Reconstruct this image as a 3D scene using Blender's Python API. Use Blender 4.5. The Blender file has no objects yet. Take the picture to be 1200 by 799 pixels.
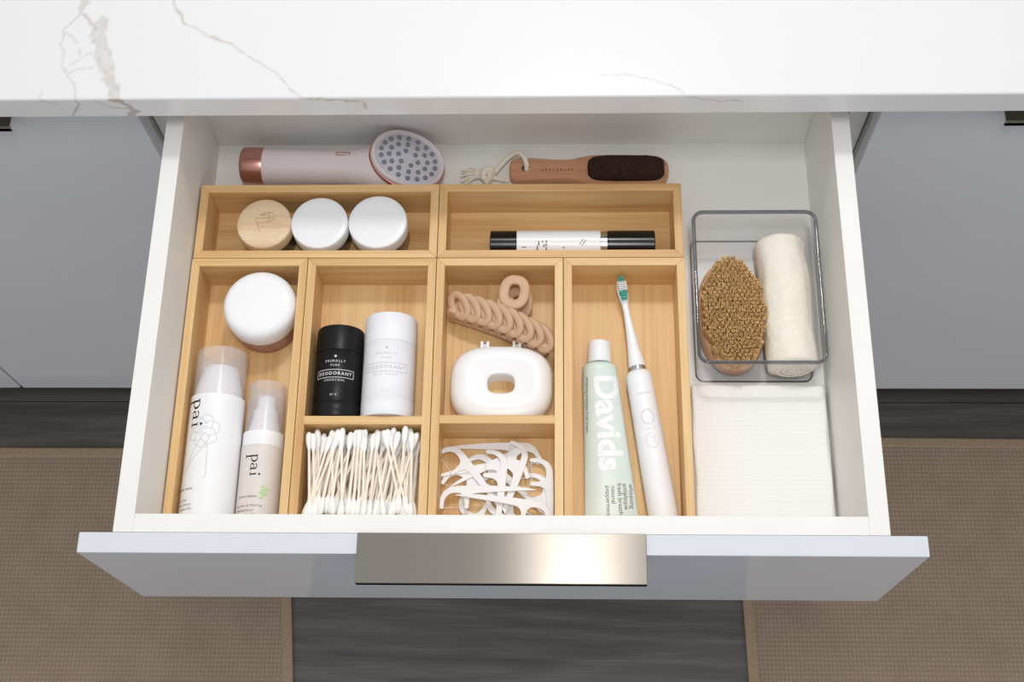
import bpy, bmesh, math, random
from mathutils import Vector, Matrix, noise
random.seed(7)
S = 0.01          # all builder coordinates are centimetres
FZ = 76.0         # drawer rim height above the floor
scene = bpy.context.scene
COL = scene.collection

def W(x, y, z):
    return Vector((x * S, y * S, (z + FZ) * S))

# ------------------------------------------------------------------ camera
def add_camera():
    p, yw, rl = 1.18124, 0.08835, -0.08186
    cp, sp = math.cos(p), math.sin(p)
    right, fwd, up = Vector((1, 0, 0)), Vector((0, cp, -sp)), Vector((0, sp, cp))
    Z = Matrix.Rotation(yw, 3, 'Z')
    right, fwd, up = Z @ right, Z @ fwd, Z @ up
    c, s = math.cos(rl), math.sin(rl)
    r2 = c * right + s * up
    u2 = -s * right + c * up
    cd = bpy.data.cameras.new('camera')
    cd.sensor_width = 36
    cd.lens = 1515.0 * 36 / 1200
    cd.clip_start = 0.01
    o = bpy.data.objects.new('camera', cd)
    m = Matrix((r2, u2, -fwd)).transposed().to_4x4()
    m.translation = W(3.4307, -22.1583, 90.4945)
    o.matrix_world = m
    COL.objects.link(o)
    scene.camera = o
add_camera()

# ------------------------------------------------------------------ light
wd = bpy.data.worlds.new('world'); scene.world = wd
wd.use_nodes = True
bg = wd.node_tree.nodes['Background']
bg.inputs[0].default_value = (0.93, 0.96, 1.0, 1)
bg.inputs[1].default_value = 0.54

def area(name, loc, target, sx, sy, power, col=(1, 1, 1)):
    l = bpy.data.lights.new(name, 'AREA'); l.shape = 'RECTANGLE'
    l.size = sx * S; l.size_y = sy * S; l.energy = power; l.color = col
    o = bpy.data.objects.new(name, l); COL.objects.link(o)
    o.location = W(*loc)
    d = W(*target) - W(*loc)
    o.rotation_euler = d.to_track_quat('-Z', 'Y').to_euler()
    return o
area('vanity_light', (8, 82, 126), (4, 18, 0), 20, 14, 4.8, (1.0, 0.98, 0.95))
area('ceiling_light', (8.5, -26, 166), (4, 8, 0), 12, 40, 7.6, (1.0, 0.985, 0.965))

vs = scene.view_settings
vs.view_transform = 'Standard'; vs.look = 'None'; vs.gamma = 1.0
vs.use_curve_mapping = False
vs.exposure = 0.19

# ------------------------------------------------------------------ materials
def lin(c):
    return tuple((v / 255 / 12.92) if v / 255 <= 0.04045 else ((v / 255 + 0.055) / 1.055) ** 2.4 for v in c)

def node(nt, t, **kw):
    n = nt.nodes.new(t)
    for k, v in kw.items():
        setattr(n, k, v)
    return n

def base_mat(name):
    m = bpy.data.materials.new(name); m.use_nodes = True
    nt = m.node_tree
    return m, nt, nt.nodes['Principled BSDF']

def coords(nt, scale=(1, 1, 1), rnd=False):
    tc = node(nt, 'ShaderNodeTexCoord')
    mp = node(nt, 'ShaderNodeMapping')
    mp.inputs['Scale'].default_value = scale
    nt.links.new(tc.outputs['Object'], mp.inputs['Vector'])
    if rnd:
        oi = node(nt, 'ShaderNodeObjectInfo')
        ml = node(nt, 'ShaderNodeMath', operation='MULTIPLY'); ml.inputs[1].default_value = 37.0
        nt.links.new(oi.outputs['Random'], ml.inputs[0])
        cb = node(nt, 'ShaderNodeCombineXYZ')
        for i in range(3): nt.links.new(ml.outputs[0], cb.inputs[i])
        nt.links.new(cb.outputs[0], mp.inputs['Location'])
    return mp.outputs[0]

def ramp(nt, fac, stops):
    r = node(nt, 'ShaderNodeValToRGB')
    e = r.color_ramp.elements
    while len(e) < len(stops): e.new(0.5)
    for q, (p, c) in zip(e, stops):
        q.position = p; q.color = (*lin(c), 1)
    nt.links.new(fac, r.inputs[0])
    return r.outputs[0]

def bump(nt, b, height, strength, dist):
    n = node(nt, 'ShaderNodeBump'); n.inputs['Strength'].default_value = strength
    n.inputs['Distance'].default_value = dist
    nt.links.new(height, n.inputs['Height']); nt.links.new(n.outputs[0], b.inputs['Normal'])

def mat(name, col, rough=0.4, metal=0.0, var=0.03, vscale=60, spec=0.5, coat=0.0, bmp=0.0, bscale=900, bdist=0.0004, trans=0.0, alpha=1.0, ior=1.45, sheen=0.0, sss=0.0):
    m, nt, b = base_mat(name)
    v = coords(nt)
    n = node(nt, 'ShaderNodeTexNoise'); n.inputs['Scale'].default_value = vscale; n.inputs['Detail'].default_value = 3
    nt.links.new(v, n.inputs['Vector'])
    dk = tuple(max(0, c * (1 - var)) for c in col); lt = tuple(min(255, c * (1 + var * 0.6)) for c in col)
    nt.links.new(ramp(nt, n.outputs['Fac'], [(0.3, dk), (0.7, lt)]), b.inputs['Base Color'])
    b.inputs['Roughness'].default_value = rough
    b.inputs['Metallic'].default_value = metal
    b.inputs['IOR'].default_value = ior
    b.inputs['Specular IOR Level'].default_value = spec
    b.inputs['Coat Weight'].default_value = coat
    b.inputs['Coat Roughness'].default_value = 0.08
    b.inputs['Transmission Weight'].default_value = trans
    b.inputs['Alpha'].default_value = alpha
    b.inputs['Sheen Weight'].default_value = sheen
    if sss:
        b.inputs['Subsurface Weight'].default_value = sss
        b.inputs['Subsurface Radius'].default_value = (0.004, 0.003, 0.002)
    if bmp:
        n2 = node(nt, 'ShaderNodeTexNoise'); n2.inputs['Scale'].default_value = bscale; n2.inputs['Detail'].default_value = 2
        nt.links.new(v, n2.inputs['Vector'])
        bump(nt, b, n2.outputs['Fac'], bmp, bdist)
    return m

def wood(name, axis, stops, strip=55, along=3.0, grain=420, rough=0.45, fine=0.35, bmp=0.08):
    m, nt, b = base_mat(name)
    sc = [strip] * 3; sc[axis] = along
    v = coords(nt, tuple(sc), True)
    n = node(nt, 'ShaderNodeTexNoise'); n.inputs['Scale'].default_value = 1.0; n.inputs['Detail'].default_value = 2.0
    n.inputs['Distortion'].default_value = 0.15
    nt.links.new(v, n.inputs['Vector'])
    sg = [grain] * 3; sg[axis] = along * 4
    v2 = coords(nt, tuple(sg), True)
    n2 = node(nt, 'ShaderNodeTexNoise'); n2.inputs['Scale'].default_value = 1.0; n2.inputs['Detail'].default_value = 3.0
    nt.links.new(v2, n2.inputs['Vector'])
    mx = node(nt, 'ShaderNodeMix'); mx.inputs[0].default_value = fine
    nt.links.new(n.outputs['Fac'], mx.inputs[2]); nt.links.new(n2.outputs['Fac'], mx.inputs[3])
    nt.links.new(ramp(nt, mx.outputs[0], stops), b.inputs['Base Color'])
    b.inputs['Roughness'].default_value = rough
    bump(nt, b, n2.outputs['Fac'], bmp, 0.0003)
    return m

BST = [(0.28, (196, 148, 92)), (0.45, (218, 175, 118)), (0.6, (229, 192, 138)), (0.75, (236, 203, 152))]
M = {}
M['bam_x'] = wood('bamboo_grain_across', 0, BST)
M['bam_y'] = wood('bamboo_grain_along', 1, BST)
M['laminate'] = mat('white_laminate', (238, 236, 232), 0.42, var=0.01, vscale=20)
M['gloss'] = mat('gloss_white_lacquer', (216, 219, 226), 0.12, var=0.008, vscale=8, coat=0.3)
M['carcass'] = mat('cabinet_carcass_white', (226, 224, 216), 0.5, var=0.01)
M['toe'] = mat('toe_kick_dark', (60, 58, 56), 0.5)
M['wall'] = mat('painted_wall', (240, 238, 234), 0.6, var=0.01)
M['white'] = mat('white_plastic', (246, 246, 248), 0.28, var=0.006, spec=0.4)
M['white_gloss'] = mat('white_gloss_plastic', (247, 247, 249), 0.08, var=0.004)
M['white_paper'] = mat('white_card', (240, 240, 246), 0.5, var=0.008)
M['black_paper'] = mat('black_card', (19, 19, 20), 0.38, var=0.06, spec=0.35)
M['black_gloss'] = mat('black_gloss_plastic', (10, 10, 11), 0.22, var=0.05)
M['ink'] = mat('black_ink', (25, 25, 27), 0.6)
M['ink_soft'] = mat('grey_ink', (95, 95, 98), 0.6)
M['ink_pale'] = mat('pale_grey_ink', (224, 224, 227), 0.6)
M['ink_faint'] = mat('silver_ink', (200, 200, 208), 0.5)
M['ink_line'] = mat('fine_grey_line', (208, 210, 206), 0.6)
M['ink_white'] = mat('white_ink', (225, 225, 225), 0.6)
M['ink_green'] = mat('green_ink', (188, 218, 164), 0.6)
M['beige'] = mat('greige_coated_glass', (226, 219, 214), 0.3, var=0.01)
M['taupe_glass'] = mat('taupe_glass', (104, 92, 80), 0.15, var=0.08)
M['pink_body'] = mat('dusty_rose_body', (176, 128, 116), 0.3, var=0.03)
M['rose'] = mat('rose_gold_metal', (206, 150, 138), 0.3, metal=0.85, var=0.03)
M['rose_line'] = mat('rose_gold_trim', (190, 120, 108), 0.35, metal=0.5, var=0.03)
M['blush'] = mat('pale_blush_plastic', (226, 216, 218), 0.33, var=0.01)
M['head_grey'] = mat('lilac_grey_silicone', (204, 202, 212), 0.4, var=0.02)
M['nub'] = mat('grey_silicone', (132, 134, 146), 0.35, var=0.05)
M['silver'] = mat('silver_metal', (210, 208, 204), 0.2, metal=1.0)
M['clip'] = mat('matte_tan_plastic', (206, 170, 138), 0.5, var=0.03)
M['mint'] = mat('mint_coated_tube', (222, 233, 226), 0.32, var=0.015, vscale=25)
M['mint_print'] = mat('white_print', (247, 249, 250), 0.4, var=0.01)
M['teal'] = mat('teal_bristle', (92, 196, 180), 0.5, var=0.1)
M['bristle_white'] = mat('clear_bristle', (244, 246, 244), 0.4, var=0.03)
M['beech'] = wood('beech_wood', 0, [(0.3, (182, 130, 98)), (0.5, (198, 146, 112)), (0.7, (208, 158, 124))], strip=140, along=10, rough=0.5)
M['beech_y'] = wood('pale_beech_wood', 1, [(0.3, (206, 158, 124)), (0.5, (218, 174, 140)), (0.7, (226, 186, 152))], strip=120, along=10, rough=0.45)
M['pine'] = wood('pale_pine_wood', 0, [(0.3, (214, 178, 138)), (0.5, (232, 203, 168)), (0.7, (238, 214, 182))], strip=160, along=14, rough=0.5)
M['burn'] = mat('engraved_line', (206, 160, 112), 0.6, var=0.1)
M['burn_dark'] = mat('branded_line', (126, 82, 56), 0.6, var=0.1)
M['pumice'] = mat('dark_pumice', (62, 42, 36), 0.9, var=0.35, vscale=700, bmp=1.0, bscale=1400, bdist=0.0012, spec=0.2)
M['rope'] = mat('cotton_rope', (244, 236, 220), 0.9, var=0.05, vscale=800, bmp=0.6, bscale=2500, bdist=0.0005, spec=0.1)
M['sisal'] = mat('golden_bristle', (246, 206, 146), 0.7, var=0.12, vscale=260, spec=0.3)
M['cotton'] = mat('cotton_wool', (250, 249, 247), 0.95, var=0.01, bmp=0.25, bscale=2500, bdist=0.0003, spec=0.1)
M['stick'] = mat('paper_stick', (251, 240, 225), 0.7, var=0.02, spec=0.2)
M['terry'] = mat('cream_terry', (246, 239, 226), 0.95, var=0.02, vscale=500, bmp=0.6, bscale=1100, bdist=0.0008, spec=0.1)
M['mineral'] = mat('floss_thread', (238, 238, 236), 0.5)
M['tan_rim'] = mat('rug_border', (168, 146, 122), 0.9, var=0.06, vscale=300, bmp=0.5, bscale=900, bdist=0.001, spec=0.1)

def brushed():
    m, nt, b = base_mat('brushed_nickel')
    v = coords(nt, (5, 2600, 5))
    n = node(nt, 'ShaderNodeTexNoise'); n.inputs['Scale'].default_value = 1.0; n.inputs['Detail'].default_value = 2
    nt.links.new(v, n.inputs['Vector'])
    nt.links.new(ramp(nt, n.outputs['Fac'], [(0.3, (164, 156, 146)), (0.7, (171, 163, 153))]), b.inputs['Base Color'])
    b.inputs['Metallic'].default_value = 1.0
    b.inputs['Roughness'].default_value = 0.17
    b.inputs['Anisotropic'].default_value = 0.95
    cb = node(nt, 'ShaderNodeCombineXYZ'); cb.inputs[1].default_value = 1.0     # brushed along x: highlights stretch across
    nt.links.new(cb.outputs[0], b.inputs['Tangent'])
    return m
M['nickel'] = brushed()

def clear(name, tint, glossw, rough=0.03, edge=0.0):
    m, nt, b = base_mat(name)
    out = nt.nodes['Material Output']
    nt.nodes.remove(b)
    tr = node(nt, 'ShaderNodeBsdfTransparent')
    n = node(nt, 'ShaderNodeTexNoise'); n.inputs['Scale'].default_value = 40
    nt.links.new(coords(nt), n.inputs['Vector'])
    nt.links.new(ramp(nt, n.outputs['Fac'], [(0.3, tint), (0.7, tuple(min(255, c + 2) for c in tint))]), tr.inputs[0])
    gl = node(nt, 'ShaderNodeBsdfGlossy'); gl.inputs['Roughness'].default_value = rough
    df = node(nt, 'ShaderNodeBsdfDiffuse'); df.inputs[0].default_value = (0.9, 0.9, 0.92, 1)
    lf_ = node(nt, 'ShaderNodeLayerWeight'); lf_.inputs['Blend'].default_value = 0.5
    pw = node(nt, 'ShaderNodeMath', operation='POWER'); pw.inputs[1].default_value = 4.0
    nt.links.new(lf_.outputs['Facing'], pw.inputs[0])
    lw = node(nt, 'ShaderNodeMath', operation='MULTIPLY_ADD'); lw.inputs[1].default_value = 0.25; lw.inputs[2].default_value = 0.015
    nt.links.new(pw.outputs[0], lw.inputs[0])
    mx = node(nt, 'ShaderNodeMixShader')
    nt.links.new(lw.outputs[0], mx.inputs[0]); nt.links.new(tr.outputs[0], mx.inputs[1]); nt.links.new(gl.outputs[0], mx.inputs[2])
    mx2 = node(nt, 'ShaderNodeMixShader'); mx2.inputs[0].default_value = glossw
    nt.links.new(mx.outputs[0], mx2.inputs[1]); nt.links.new(df.outputs[0], mx2.inputs[2])
    nt.links.new(mx2.outputs[0], out.inputs['Surface'])
    return m
M['acrylic'] = clear('clear_acrylic', (254, 254, 255), 0.0)
M['acrylic_edge'] = mat('clear_acrylic_edge', (150, 153, 160), 0.05, var=0.03, trans=0.9, ior=1.49)
M['cap_clear'] = clear('frosted_clear_cap', (253, 252, 253), 0.18, 0.15)

def floor_mat():
    m, nt, b = base_mat('dark_oak_plank')
    v = coords(nt, (3.0, 26, 26), True)
    n0 = node(nt, 'ShaderNodeTexNoise'); n0.inputs['Scale'].default_value = 1.2; n0.inputs['Detail'].default_value = 4; n0.inputs['Distortion'].default_value = 1.2
    nt.links.new(v, n0.inputs['Vector'])
    wv = node(nt, 'ShaderNodeTexWave'); wv.bands_direction = 'Y'; wv.inputs['Scale'].default_value = 0.35; wv.inputs['Distortion'].default_value = 14
    wv.inputs['Detail'].default_value = 3; wv.inputs['Detail Scale'].default_value = 0.8
    nt.links.new(v, wv.inputs['Vector'])
    v3 = coords(nt, (14, 420, 420), True)
    n3 = node(nt, 'ShaderNodeTexNoise'); n3.inputs['Scale'].default_value = 1.0; n3.inputs['Detail'].default_value = 3
    nt.links.new(v3, n3.inputs['Vector'])
    mx = node(nt, 'ShaderNodeMix'); mx.inputs[0].default_value = 0.18
    nt.links.new(n0.outputs['Fac'], mx.inputs[2]); nt.links.new(wv.outputs['Fac'], mx.inputs[3])
    mx2 = node(nt, 'ShaderNodeMix'); mx2.inputs[0].default_value = 0.35
    nt.links.new(mx.outputs[0], mx2.inputs[2]); nt.links.new(n3.outputs['Fac'], mx2.inputs[3])
    nt.links.new(ramp(nt, mx2.outputs[0], [(0.3, (74, 70, 67)), (0.5, (91, 86, 82)), (0.7, (112, 106, 101))]), b.inputs['Base Color'])
    b.inputs['Roughness'].default_value = 0.45
    bump(nt, b, mx2.outputs[0], 0.15, 0.001)
    return m
M['floor'] = floor_mat()

def rug_mat():
    m, nt, b = base_mat('jute_weave')
    v = coords(nt)
    wa = node(nt, 'ShaderNodeTexWave'); wa.bands_direction = 'X'; wa.inputs['Scale'].default_value = 62; wa.inputs['Distortion'].default_value = 1.0
    wb = node(nt, 'ShaderNodeTexWave'); wb.bands_direction = 'Y'; wb.inputs['Scale'].default_value = 54; wb.inputs['Distortion'].default_value = 1.5
    for w_ in (wa, wb):
        w_.inputs['Detail'].default_value = 2; w_.inputs['Detail Scale'].default_value = 3
        nt.links.new(v, w_.inputs['Vector'])
    ml = node(nt, 'ShaderNodeMath', operation='MULTIPLY')
    nt.links.new(wa.outputs['Fac'], ml.inputs[0]); nt.links.new(wb.outputs['Fac'], ml.inputs[1])
    nz = node(nt, 'ShaderNodeTexNoise'); nz.inputs['Scale'].default_value = 22; nz.inputs['Detail'].default_value = 4
    nt.links.new(v, nz.inputs['Vector'])
    mx = node(nt, 'ShaderNodeMix'); mx.inputs[0].default_value = 0.45
    nt.links.new(ml.outputs[0], mx.inputs[2]); nt.links.new(nz.outputs['Fac'], mx.inputs[3])
    nt.links.new(ramp(nt, mx.outputs[0], [(0.05, (142, 124, 106)), (0.4, (158, 139, 120)), (0.8, (176, 157, 137))]), b.inputs['Base Color'])
    b.inputs['Roughness'].default_value = 0.95
    b.inputs['Specular IOR Level'].default_value = 0.1
    bump(nt, b, ml.outputs[0], 0.45, 0.0015)
    return m
M['rug'] = rug_mat()

def quartz_mat():
    m, nt, b = base_mat('veined_quartz')
    at = node(nt, 'ShaderNodeAttribute'); at.attribute_name = 'vein'
    nz = node(nt, 'ShaderNodeTexNoise'); nz.inputs['Scale'].default_value = 70; nz.inputs['Detail'].default_value = 5
    nt.links.new(coords(nt), nz.inputs['Vector'])
    ad = node(nt, 'ShaderNodeMath', operation='MULTIPLY_ADD'); ad.inputs[1].default_value = 0.8; ad.inputs[2].default_value = 0.6
    nt.links.new(nz.outputs['Fac'], ad.inputs[0])
    ml = node(nt, 'ShaderNodeMath', operation='MULTIPLY'); ml.use_clamp = True
    nt.links.new(at.outputs['Fac'], ml.inputs[0]); nt.links.new(ad.outputs[0], ml.inputs[1])
    nt.links.new(ramp(nt, ml.outputs[0], [(0.0, (228, 228, 229)), (0.5, (208, 201, 196)), (1.0, (172, 160, 151))]), b.inputs['Base Color'])
    b.inputs['Roughness'].default_value = 0.18
    return m
M['quartz'] = quartz_mat()

def muslin_mat():
    m, nt, b = base_mat('white_muslin')
    v = coords(nt)
    wa = node(nt, 'ShaderNodeTexWave'); wa.bands_direction = 'X'; wa.inputs['Scale'].default_value = 120; wa.inputs['Distortion'].default_value = 2.5
    wb = node(nt, 'ShaderNodeTexWave'); wb.bands_direction = 'Y'; wb.inputs['Scale'].default_value = 90; wb.inputs['Distortion'].default_value = 2.5
    for w_ in (wa, wb): nt.links.new(v, w_.inputs['Vector'])
    ad = node(nt, 'ShaderNodeMath', operation='ADD')
    nt.links.new(wa.outputs['Fac'], ad.inputs[0]); nt.links.new(wb.outputs['Fac'], ad.inputs[1])
    nt.links.new(ramp(nt, ad.outputs[0], [(0.0, (238, 236, 233)), (1.0, (244, 242, 240))]), b.inputs['Base Color'])
    b.inputs['Roughness'].default_value = 0.95; b.inputs['Specular IOR Level'].default_value = 0.1
    bump(nt, b, ad.outputs[0], 0.15, 0.0004)
    return m
M['muslin'] = muslin_mat()

# ------------------------------------------------------------------ geometry helpers (cm)
class G:
    def __init__(self, v=None, f=None):
        self.v = list(v or []); self.f = list(f or [])
    def add(self, o):
        n = len(self.v); self.v += o.v; self.f += [tuple(i + n for i in q) for q in o.f]
        return self
    def map(self, fn):
        self.v = [fn(*p) for p in self.v]; return self
    def move(self, x=0, y=0, z=0):
        return self.map(lambda a, b, c: (a + x, b + y, c + z))
    def rot(self, ang, axis='Z'):
        m = Matrix.Rotation(ang, 3, axis)
        self.v = [tuple(m @ Vector(p)) for p in self.v]; return self

def box(x0, x1, y0, y1, z0, z1):
    return G([(x0, y0, z0), (x1, y0, z0), (x1, y1, z0), (x0, y1, z0), (x0, y0, z1), (x1, y0, z1), (x1, y1, z1), (x0, y1, z1)],
             [(0, 3, 2, 1), (4, 5, 6, 7), (0, 1, 5, 4), (1, 2, 6, 5), (2, 3, 7, 6), (3, 0, 4, 7)])

def loft(rings, cap0=True, cap1=True, loop=False):
    n = len(rings[0]); g = G([p for r in rings for p in r])
    k = len(rings)
    for i in range(k if loop else k - 1):
        a, b = i * n, ((i + 1) % k) * n
        for j in range(n):
            j2 = (j + 1) % n
            g.f.append((a + j, a + j2, b + j2, b + j))
    if not loop:
        if cap0: g.f.append(tuple(reversed(range(n))))
        if cap1: g.f.append(tuple((k - 1) * n + j for j in range(n)))
    return g

def lathe(prof, n=48):
    """prof: (radius, height) along z"""
    return loft([[(r * math.cos(2 * math.pi * j / n), r * math.sin(2 * math.pi * j / n), h) for j in range(n)] for r, h in prof])

def lay_y(g, R):
    """lathe along z -> axis along +y, resting on z=0 when its radius is R"""
    return g.map(lambda x, y, z: (x, z, R - y))

def lay_x(g, R):
    return g.map(lambda x, y, z: (z, x, R + y))

def sup(a, b, n=2.5, k=48, cx=0, cy=0):
    out = []
    for j in range(k):
        t = 2 * math.pi * j / k
        c, s = math.cos(t), math.sin(t)
        out.append((cx + a * math.copysign(abs(c) ** (2 / n), c), cy + b * math.copysign(abs(s) ** (2 / n), s)))
    return out

def prism(outline, z0, z1):
    n = len(outline)
    return loft([[(x, y, z0) for x, y in outline], [(x, y, z1) for x, y in outline]])

def tube(pts, r, n=8, closed=False):
    pts = [Vector(p) for p in pts]
    k = len(pts); rings = []
    rr = r if isinstance(r, (list, tuple)) else [r] * k
    ref = Vector((0, 0, 1))
    prev = None
    for i in range(k):
        if closed: t = pts[(i + 1) % k] - pts[i - 1]
        else: t = pts[min(i + 1, k - 1)] - pts[max(i - 1, 0)]
        t.normalize()
        if prev is None:
            a = ref if abs(t.dot(ref)) < 0.9 else Vector((1, 0, 0))
            u = t.cross(a).normalized()
        else:
            u = (prev - t * prev.dot(t)).normalized()
        prev = u
        w = t.cross(u)
        rings.append([tuple(pts[i] + (u * math.cos(2 * math.pi * j / n) + w * math.sin(2 * math.pi * j / n)) * rr[i]) for j in range(n)])
    return loft(rings, loop=closed)

def sweep_flat(path, w, h, n=12, e=2.6, closed=True, z=0.0):
    """sweep a w x h superellipse section along an xy path"""
    k = len(path); rings = []
    sec = sup(w / 2, h / 2, e, n)
    for i in range(k):
        a = path[i - 1] if (closed or i > 0) else path[i]
        b = path[(i + 1) % k] if (closed or i < k - 1) else path[i]
        tx, ty = b[0] - a[0], b[1] - a[1]; L = math.hypot(tx, ty) or 1
        nx, ny = ty / L, -tx / L
        rings.append([(path[i][0] + nx * s, path[i][1] + ny * s, z + q) for s, q in sec])
    return loft(rings, loop=closed)

def spline(pts, k=8, closed=False):
    P = [Vector(p) for p in pts]; out = []; n = len(P)
    for i in range(n if closed else n - 1):
        p0 = P[i - 1] if (closed or i > 0) else P[i]
        p1, p2 = P[i], P[(i + 1) % n]
        p3 = P[(i + 2) % n] if (closed or i + 2 < n) else P[(i + 1) % n]
        for j in range(k):
            t = j / k
            out.append(tuple(0.5 * ((2 * p1) + (p2 - p0) * t + (2 * p0 - 5 * p1 + 4 * p2 - p3) * t * t + (3 * p1 - p0 - 3 * p2 + p3) * t ** 3)))
    if not closed: out.append(tuple(P[-1]))
    return out

def ribbon(pts, w):
    """flat polyline strip in (u, v), as G with z = 0"""
    g = G(); k = len(pts)
    for i in range(k):
        a, b = pts[max(i - 1, 0)], pts[min(i + 1, k - 1)]
        tx, ty = b[0] - a[0], b[1] - a[1]; L = math.hypot(tx, ty) or 1
        nx, ny = -ty / L * w / 2, tx / L * w / 2
        g.v += [(pts[i][0] + nx, pts[i][1] + ny, 0), (pts[i][0] - nx, pts[i][1] - ny, 0)]
        if i: g.f.append((2 * i - 2, 2 * i - 1, 2 * i + 1, 2 * i))
    return g

def refine(g, maxlen):
    bm = bmesh.new()
    vs_ = [bm.verts.new(p) for p in g.v]
    for f in g.f:
        try: bm.faces.new([vs_[i] for i in f])
        except ValueError: pass
    bmesh.ops.triangulate(bm, faces=bm.faces[:])
    for _ in range(6):
        ed = [e for e in bm.edges if e.calc_length() > maxlen]
        if not ed: break
        bmesh.ops.subdivide_edges(bm, edges=ed, cuts=1)
        bmesh.ops.triangulate(bm, faces=[f for f in bm.faces if len(f.verts) > 3])
    bm.verts.index_update()
    out = G([tuple(v.co) for v in bm.verts], [tuple(v.index for v in f.verts) for f in bm.faces])
    bm.free()
    return out

def text(s, size, bold=0.0, spacing=1.0, align='CENTER', res=3):
    c = bpy.data.curves.new('lettering_curve', 'FONT')
    c.body = s; c.size = size; c.align_x = align; c.align_y = 'CENTER'
    c.offset = bold; c.space_character = spacing; c.resolution_u = res; c.fill_mode = 'FRONT'
    o = bpy.data.objects.new('lettering_curve', c); COL.objects.link(o)
    me = bpy.data.meshes.new_from_object(o)
    g = G([tuple(v.co) for v in me.vertices], [tuple(p.vertices) for p in me.polygons])
    bpy.data.meshes.remove(me); bpy.data.objects.remove(o); bpy.data.curves.remove(c)
    return g

def wrap_y(g, R, cx=0.0, cy=0.0, eps=0.012):
    """flat (u, v) print onto the upper side of a cylinder lying along y"""
    g = refine(g, 0.28)
    Q = R + eps
    return g.map(lambda u, v, z: (Q * math.sin((u + cx) / R), v + cy, R + Q * math.cos((u + cx) / R)))

def mesh_of(name, g, material, smooth=None):
    me = bpy.data.meshes.new(name)
    me.from_pydata([(x * S, y * S, z * S) for x, y, z in g.v], [], g.f)
    bm = bmesh.new(); bm.from_mesh(me)
    bmesh.ops.recalc_face_normals(bm, faces=bm.faces[:])
    bm.to_mesh(me); bm.free()
    if smooth is not None:
        me.polygons.foreach_set('use_smooth', [True] * len(me.polygons))
        me.set_sharp_from_angle(angle=math.radians(smooth))
    me.materials.append(material)
    return me

def flat_mesh(name, g, material):
    me = bpy.data.meshes.new(name)
    me.from_pydata([(x * S, y * S, z * S) for x, y, z in g.v], [], g.f)
    me.materials.append(material)
    return me

def put(name, me, parent=None, loc=None, rot=None, label=None):
    o = bpy.data.objects.new(name, me); COL.objects.link(o)
    if parent: o.parent = parent
    if loc: o.location = [c * S for c in loc]
    if rot: o.rotation_euler = rot
    if label: o['label'] = label
    return o

def part(name, g, m, parent=None, smooth=40, bevel=0.0, seg=2, label=None, loc=None, rot=None):
    o = put(name, mesh_of(name, g, m, smooth), parent, loc, rot, label)
    if bevel:
        b = o.modifiers.new('bevel', 'BEVEL'); b.width = bevel * S; b.segments = seg; b.limit_method = 'ANGLE'; b.angle_limit = math.radians(35)
        b.harden_normals = False
    return o

def print_part(name, g, m, parent, label=None):
    return put(name, flat_mesh(name, g, m), parent, label=label)

def tag(o, label, cat, group=None):
    o['label'] = label; o['category'] = cat
    if group: o['group'] = group
    return o

def thing(name, label, cat, loc, rotz=0.0, group=None, rot=None):
    o = bpy.data.objects.new(name, None); COL.objects.link(o)
    o.empty_display_size = 0.01
    o.location = W(*loc)
    o.rotation_euler = rot if rot else (0, 0, rotz)
    return tag(o, label, cat, group)

def structure(name, g, m, **kw):
    o = part(name, g, m, None, **kw)
    o['kind'] = 'structure'
    return o

# ------------------------------------------------------------------ setting
fl = structure('floor', box(-190, 190, -190, 92, -1.5, -0.35), M['toe'])
rows = [(-180 + 20 * i) for i in range(14)]
k = 0
for i in range(12):
    y0 = -143.0 + 20 * i
    y1 = min(y0 + 19.9, 92)
    x = -168 - (i * 47) % 22
    while x < 190:
        a, b = max(x, -190), min(x + 119.9, 190)
        if b - a > 3:
            part('plank', box(a, b, y0, y1, -0.35, 0), M['floor'], fl, bevel=0.06, seg=1)
        x += 120
structure('wall_back', box(-190, 190, 91, 95, 0, 250), M['wall'])

CEIL_Z = 5.4      # countertop upper face (above drawer rim)
VE = [  # countertop veins, (points, half width start, half width end, strength)
 ([(-34.5, 43.4), (-34.5, 41.8), (-34.6, 41.2)], 0.45, 0.12, 0.45),
 ([(-34.6, 41.2), (-33.9, 40.2), (-33.1, 39.6)], 0.10, 0.18, 0.6),
 ([(-33.0, 40.0), (-32.9, 38.6), (-32.5, 37.6), (-32.2, 36.6), (-31.6, 35.0), (-31.1, 34.0), (-30.9, 33.0)], 0.62, 0.5, 0.42),
 ([(-34.6, 41.2), (-35.1, 40.4), (-35.7, 39.6), (-35.9, 38.2), (-35.5, 37.4), (-35.5, 36.2), (-35.0, 35.3), (-34.3, 34.4), (-33.9, 33.0)], 0.08, 0.07, 0.4),
 ([(-35.6, 39.2), (-35.0, 38.8), (-34.6, 38.3)], 0.12, 0.1, 0.3),
 ([(-32.8, 36.0), (-34.1, 35.9), (-35.0, 35.3)], 0.06, 0.06, 0.4),
 ([(-33.0, 37.4), (-33.9, 36.9), (-34.9, 36.2)], 0.05, 0.05, 0.3),
 ([(-34.3, 37.6), (-34.1, 36.9)], 0.08, 0.06, 0.4),
 ([(-36.8, 33.8), (-36.8, 33.1)], 0.06, 0.06, 0.3),
 ([(-27.9, 45.0), (-27.4, 42.9), (-27.2, 42.0), (-26.2, 40.1), (-24.8, 39.2), (-23.1, 38.4), (-21.7, 37.8), (-20.4, 36.6), (-18.5, 35.4), (-17.4, 34.2), (-16.3, 33.0)], 0.08, 0.05, 0.6),
 ([(-23.8, 38.7), (-22.4, 38.1)], 0.15, 0.1, 0.5),
 ([(6.9, 34.9), (8.5, 35.0), (10.8, 34.5), (12.5, 33.8), (13.7, 32.9)], 0.04, 0.05, 0.5),
]
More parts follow.
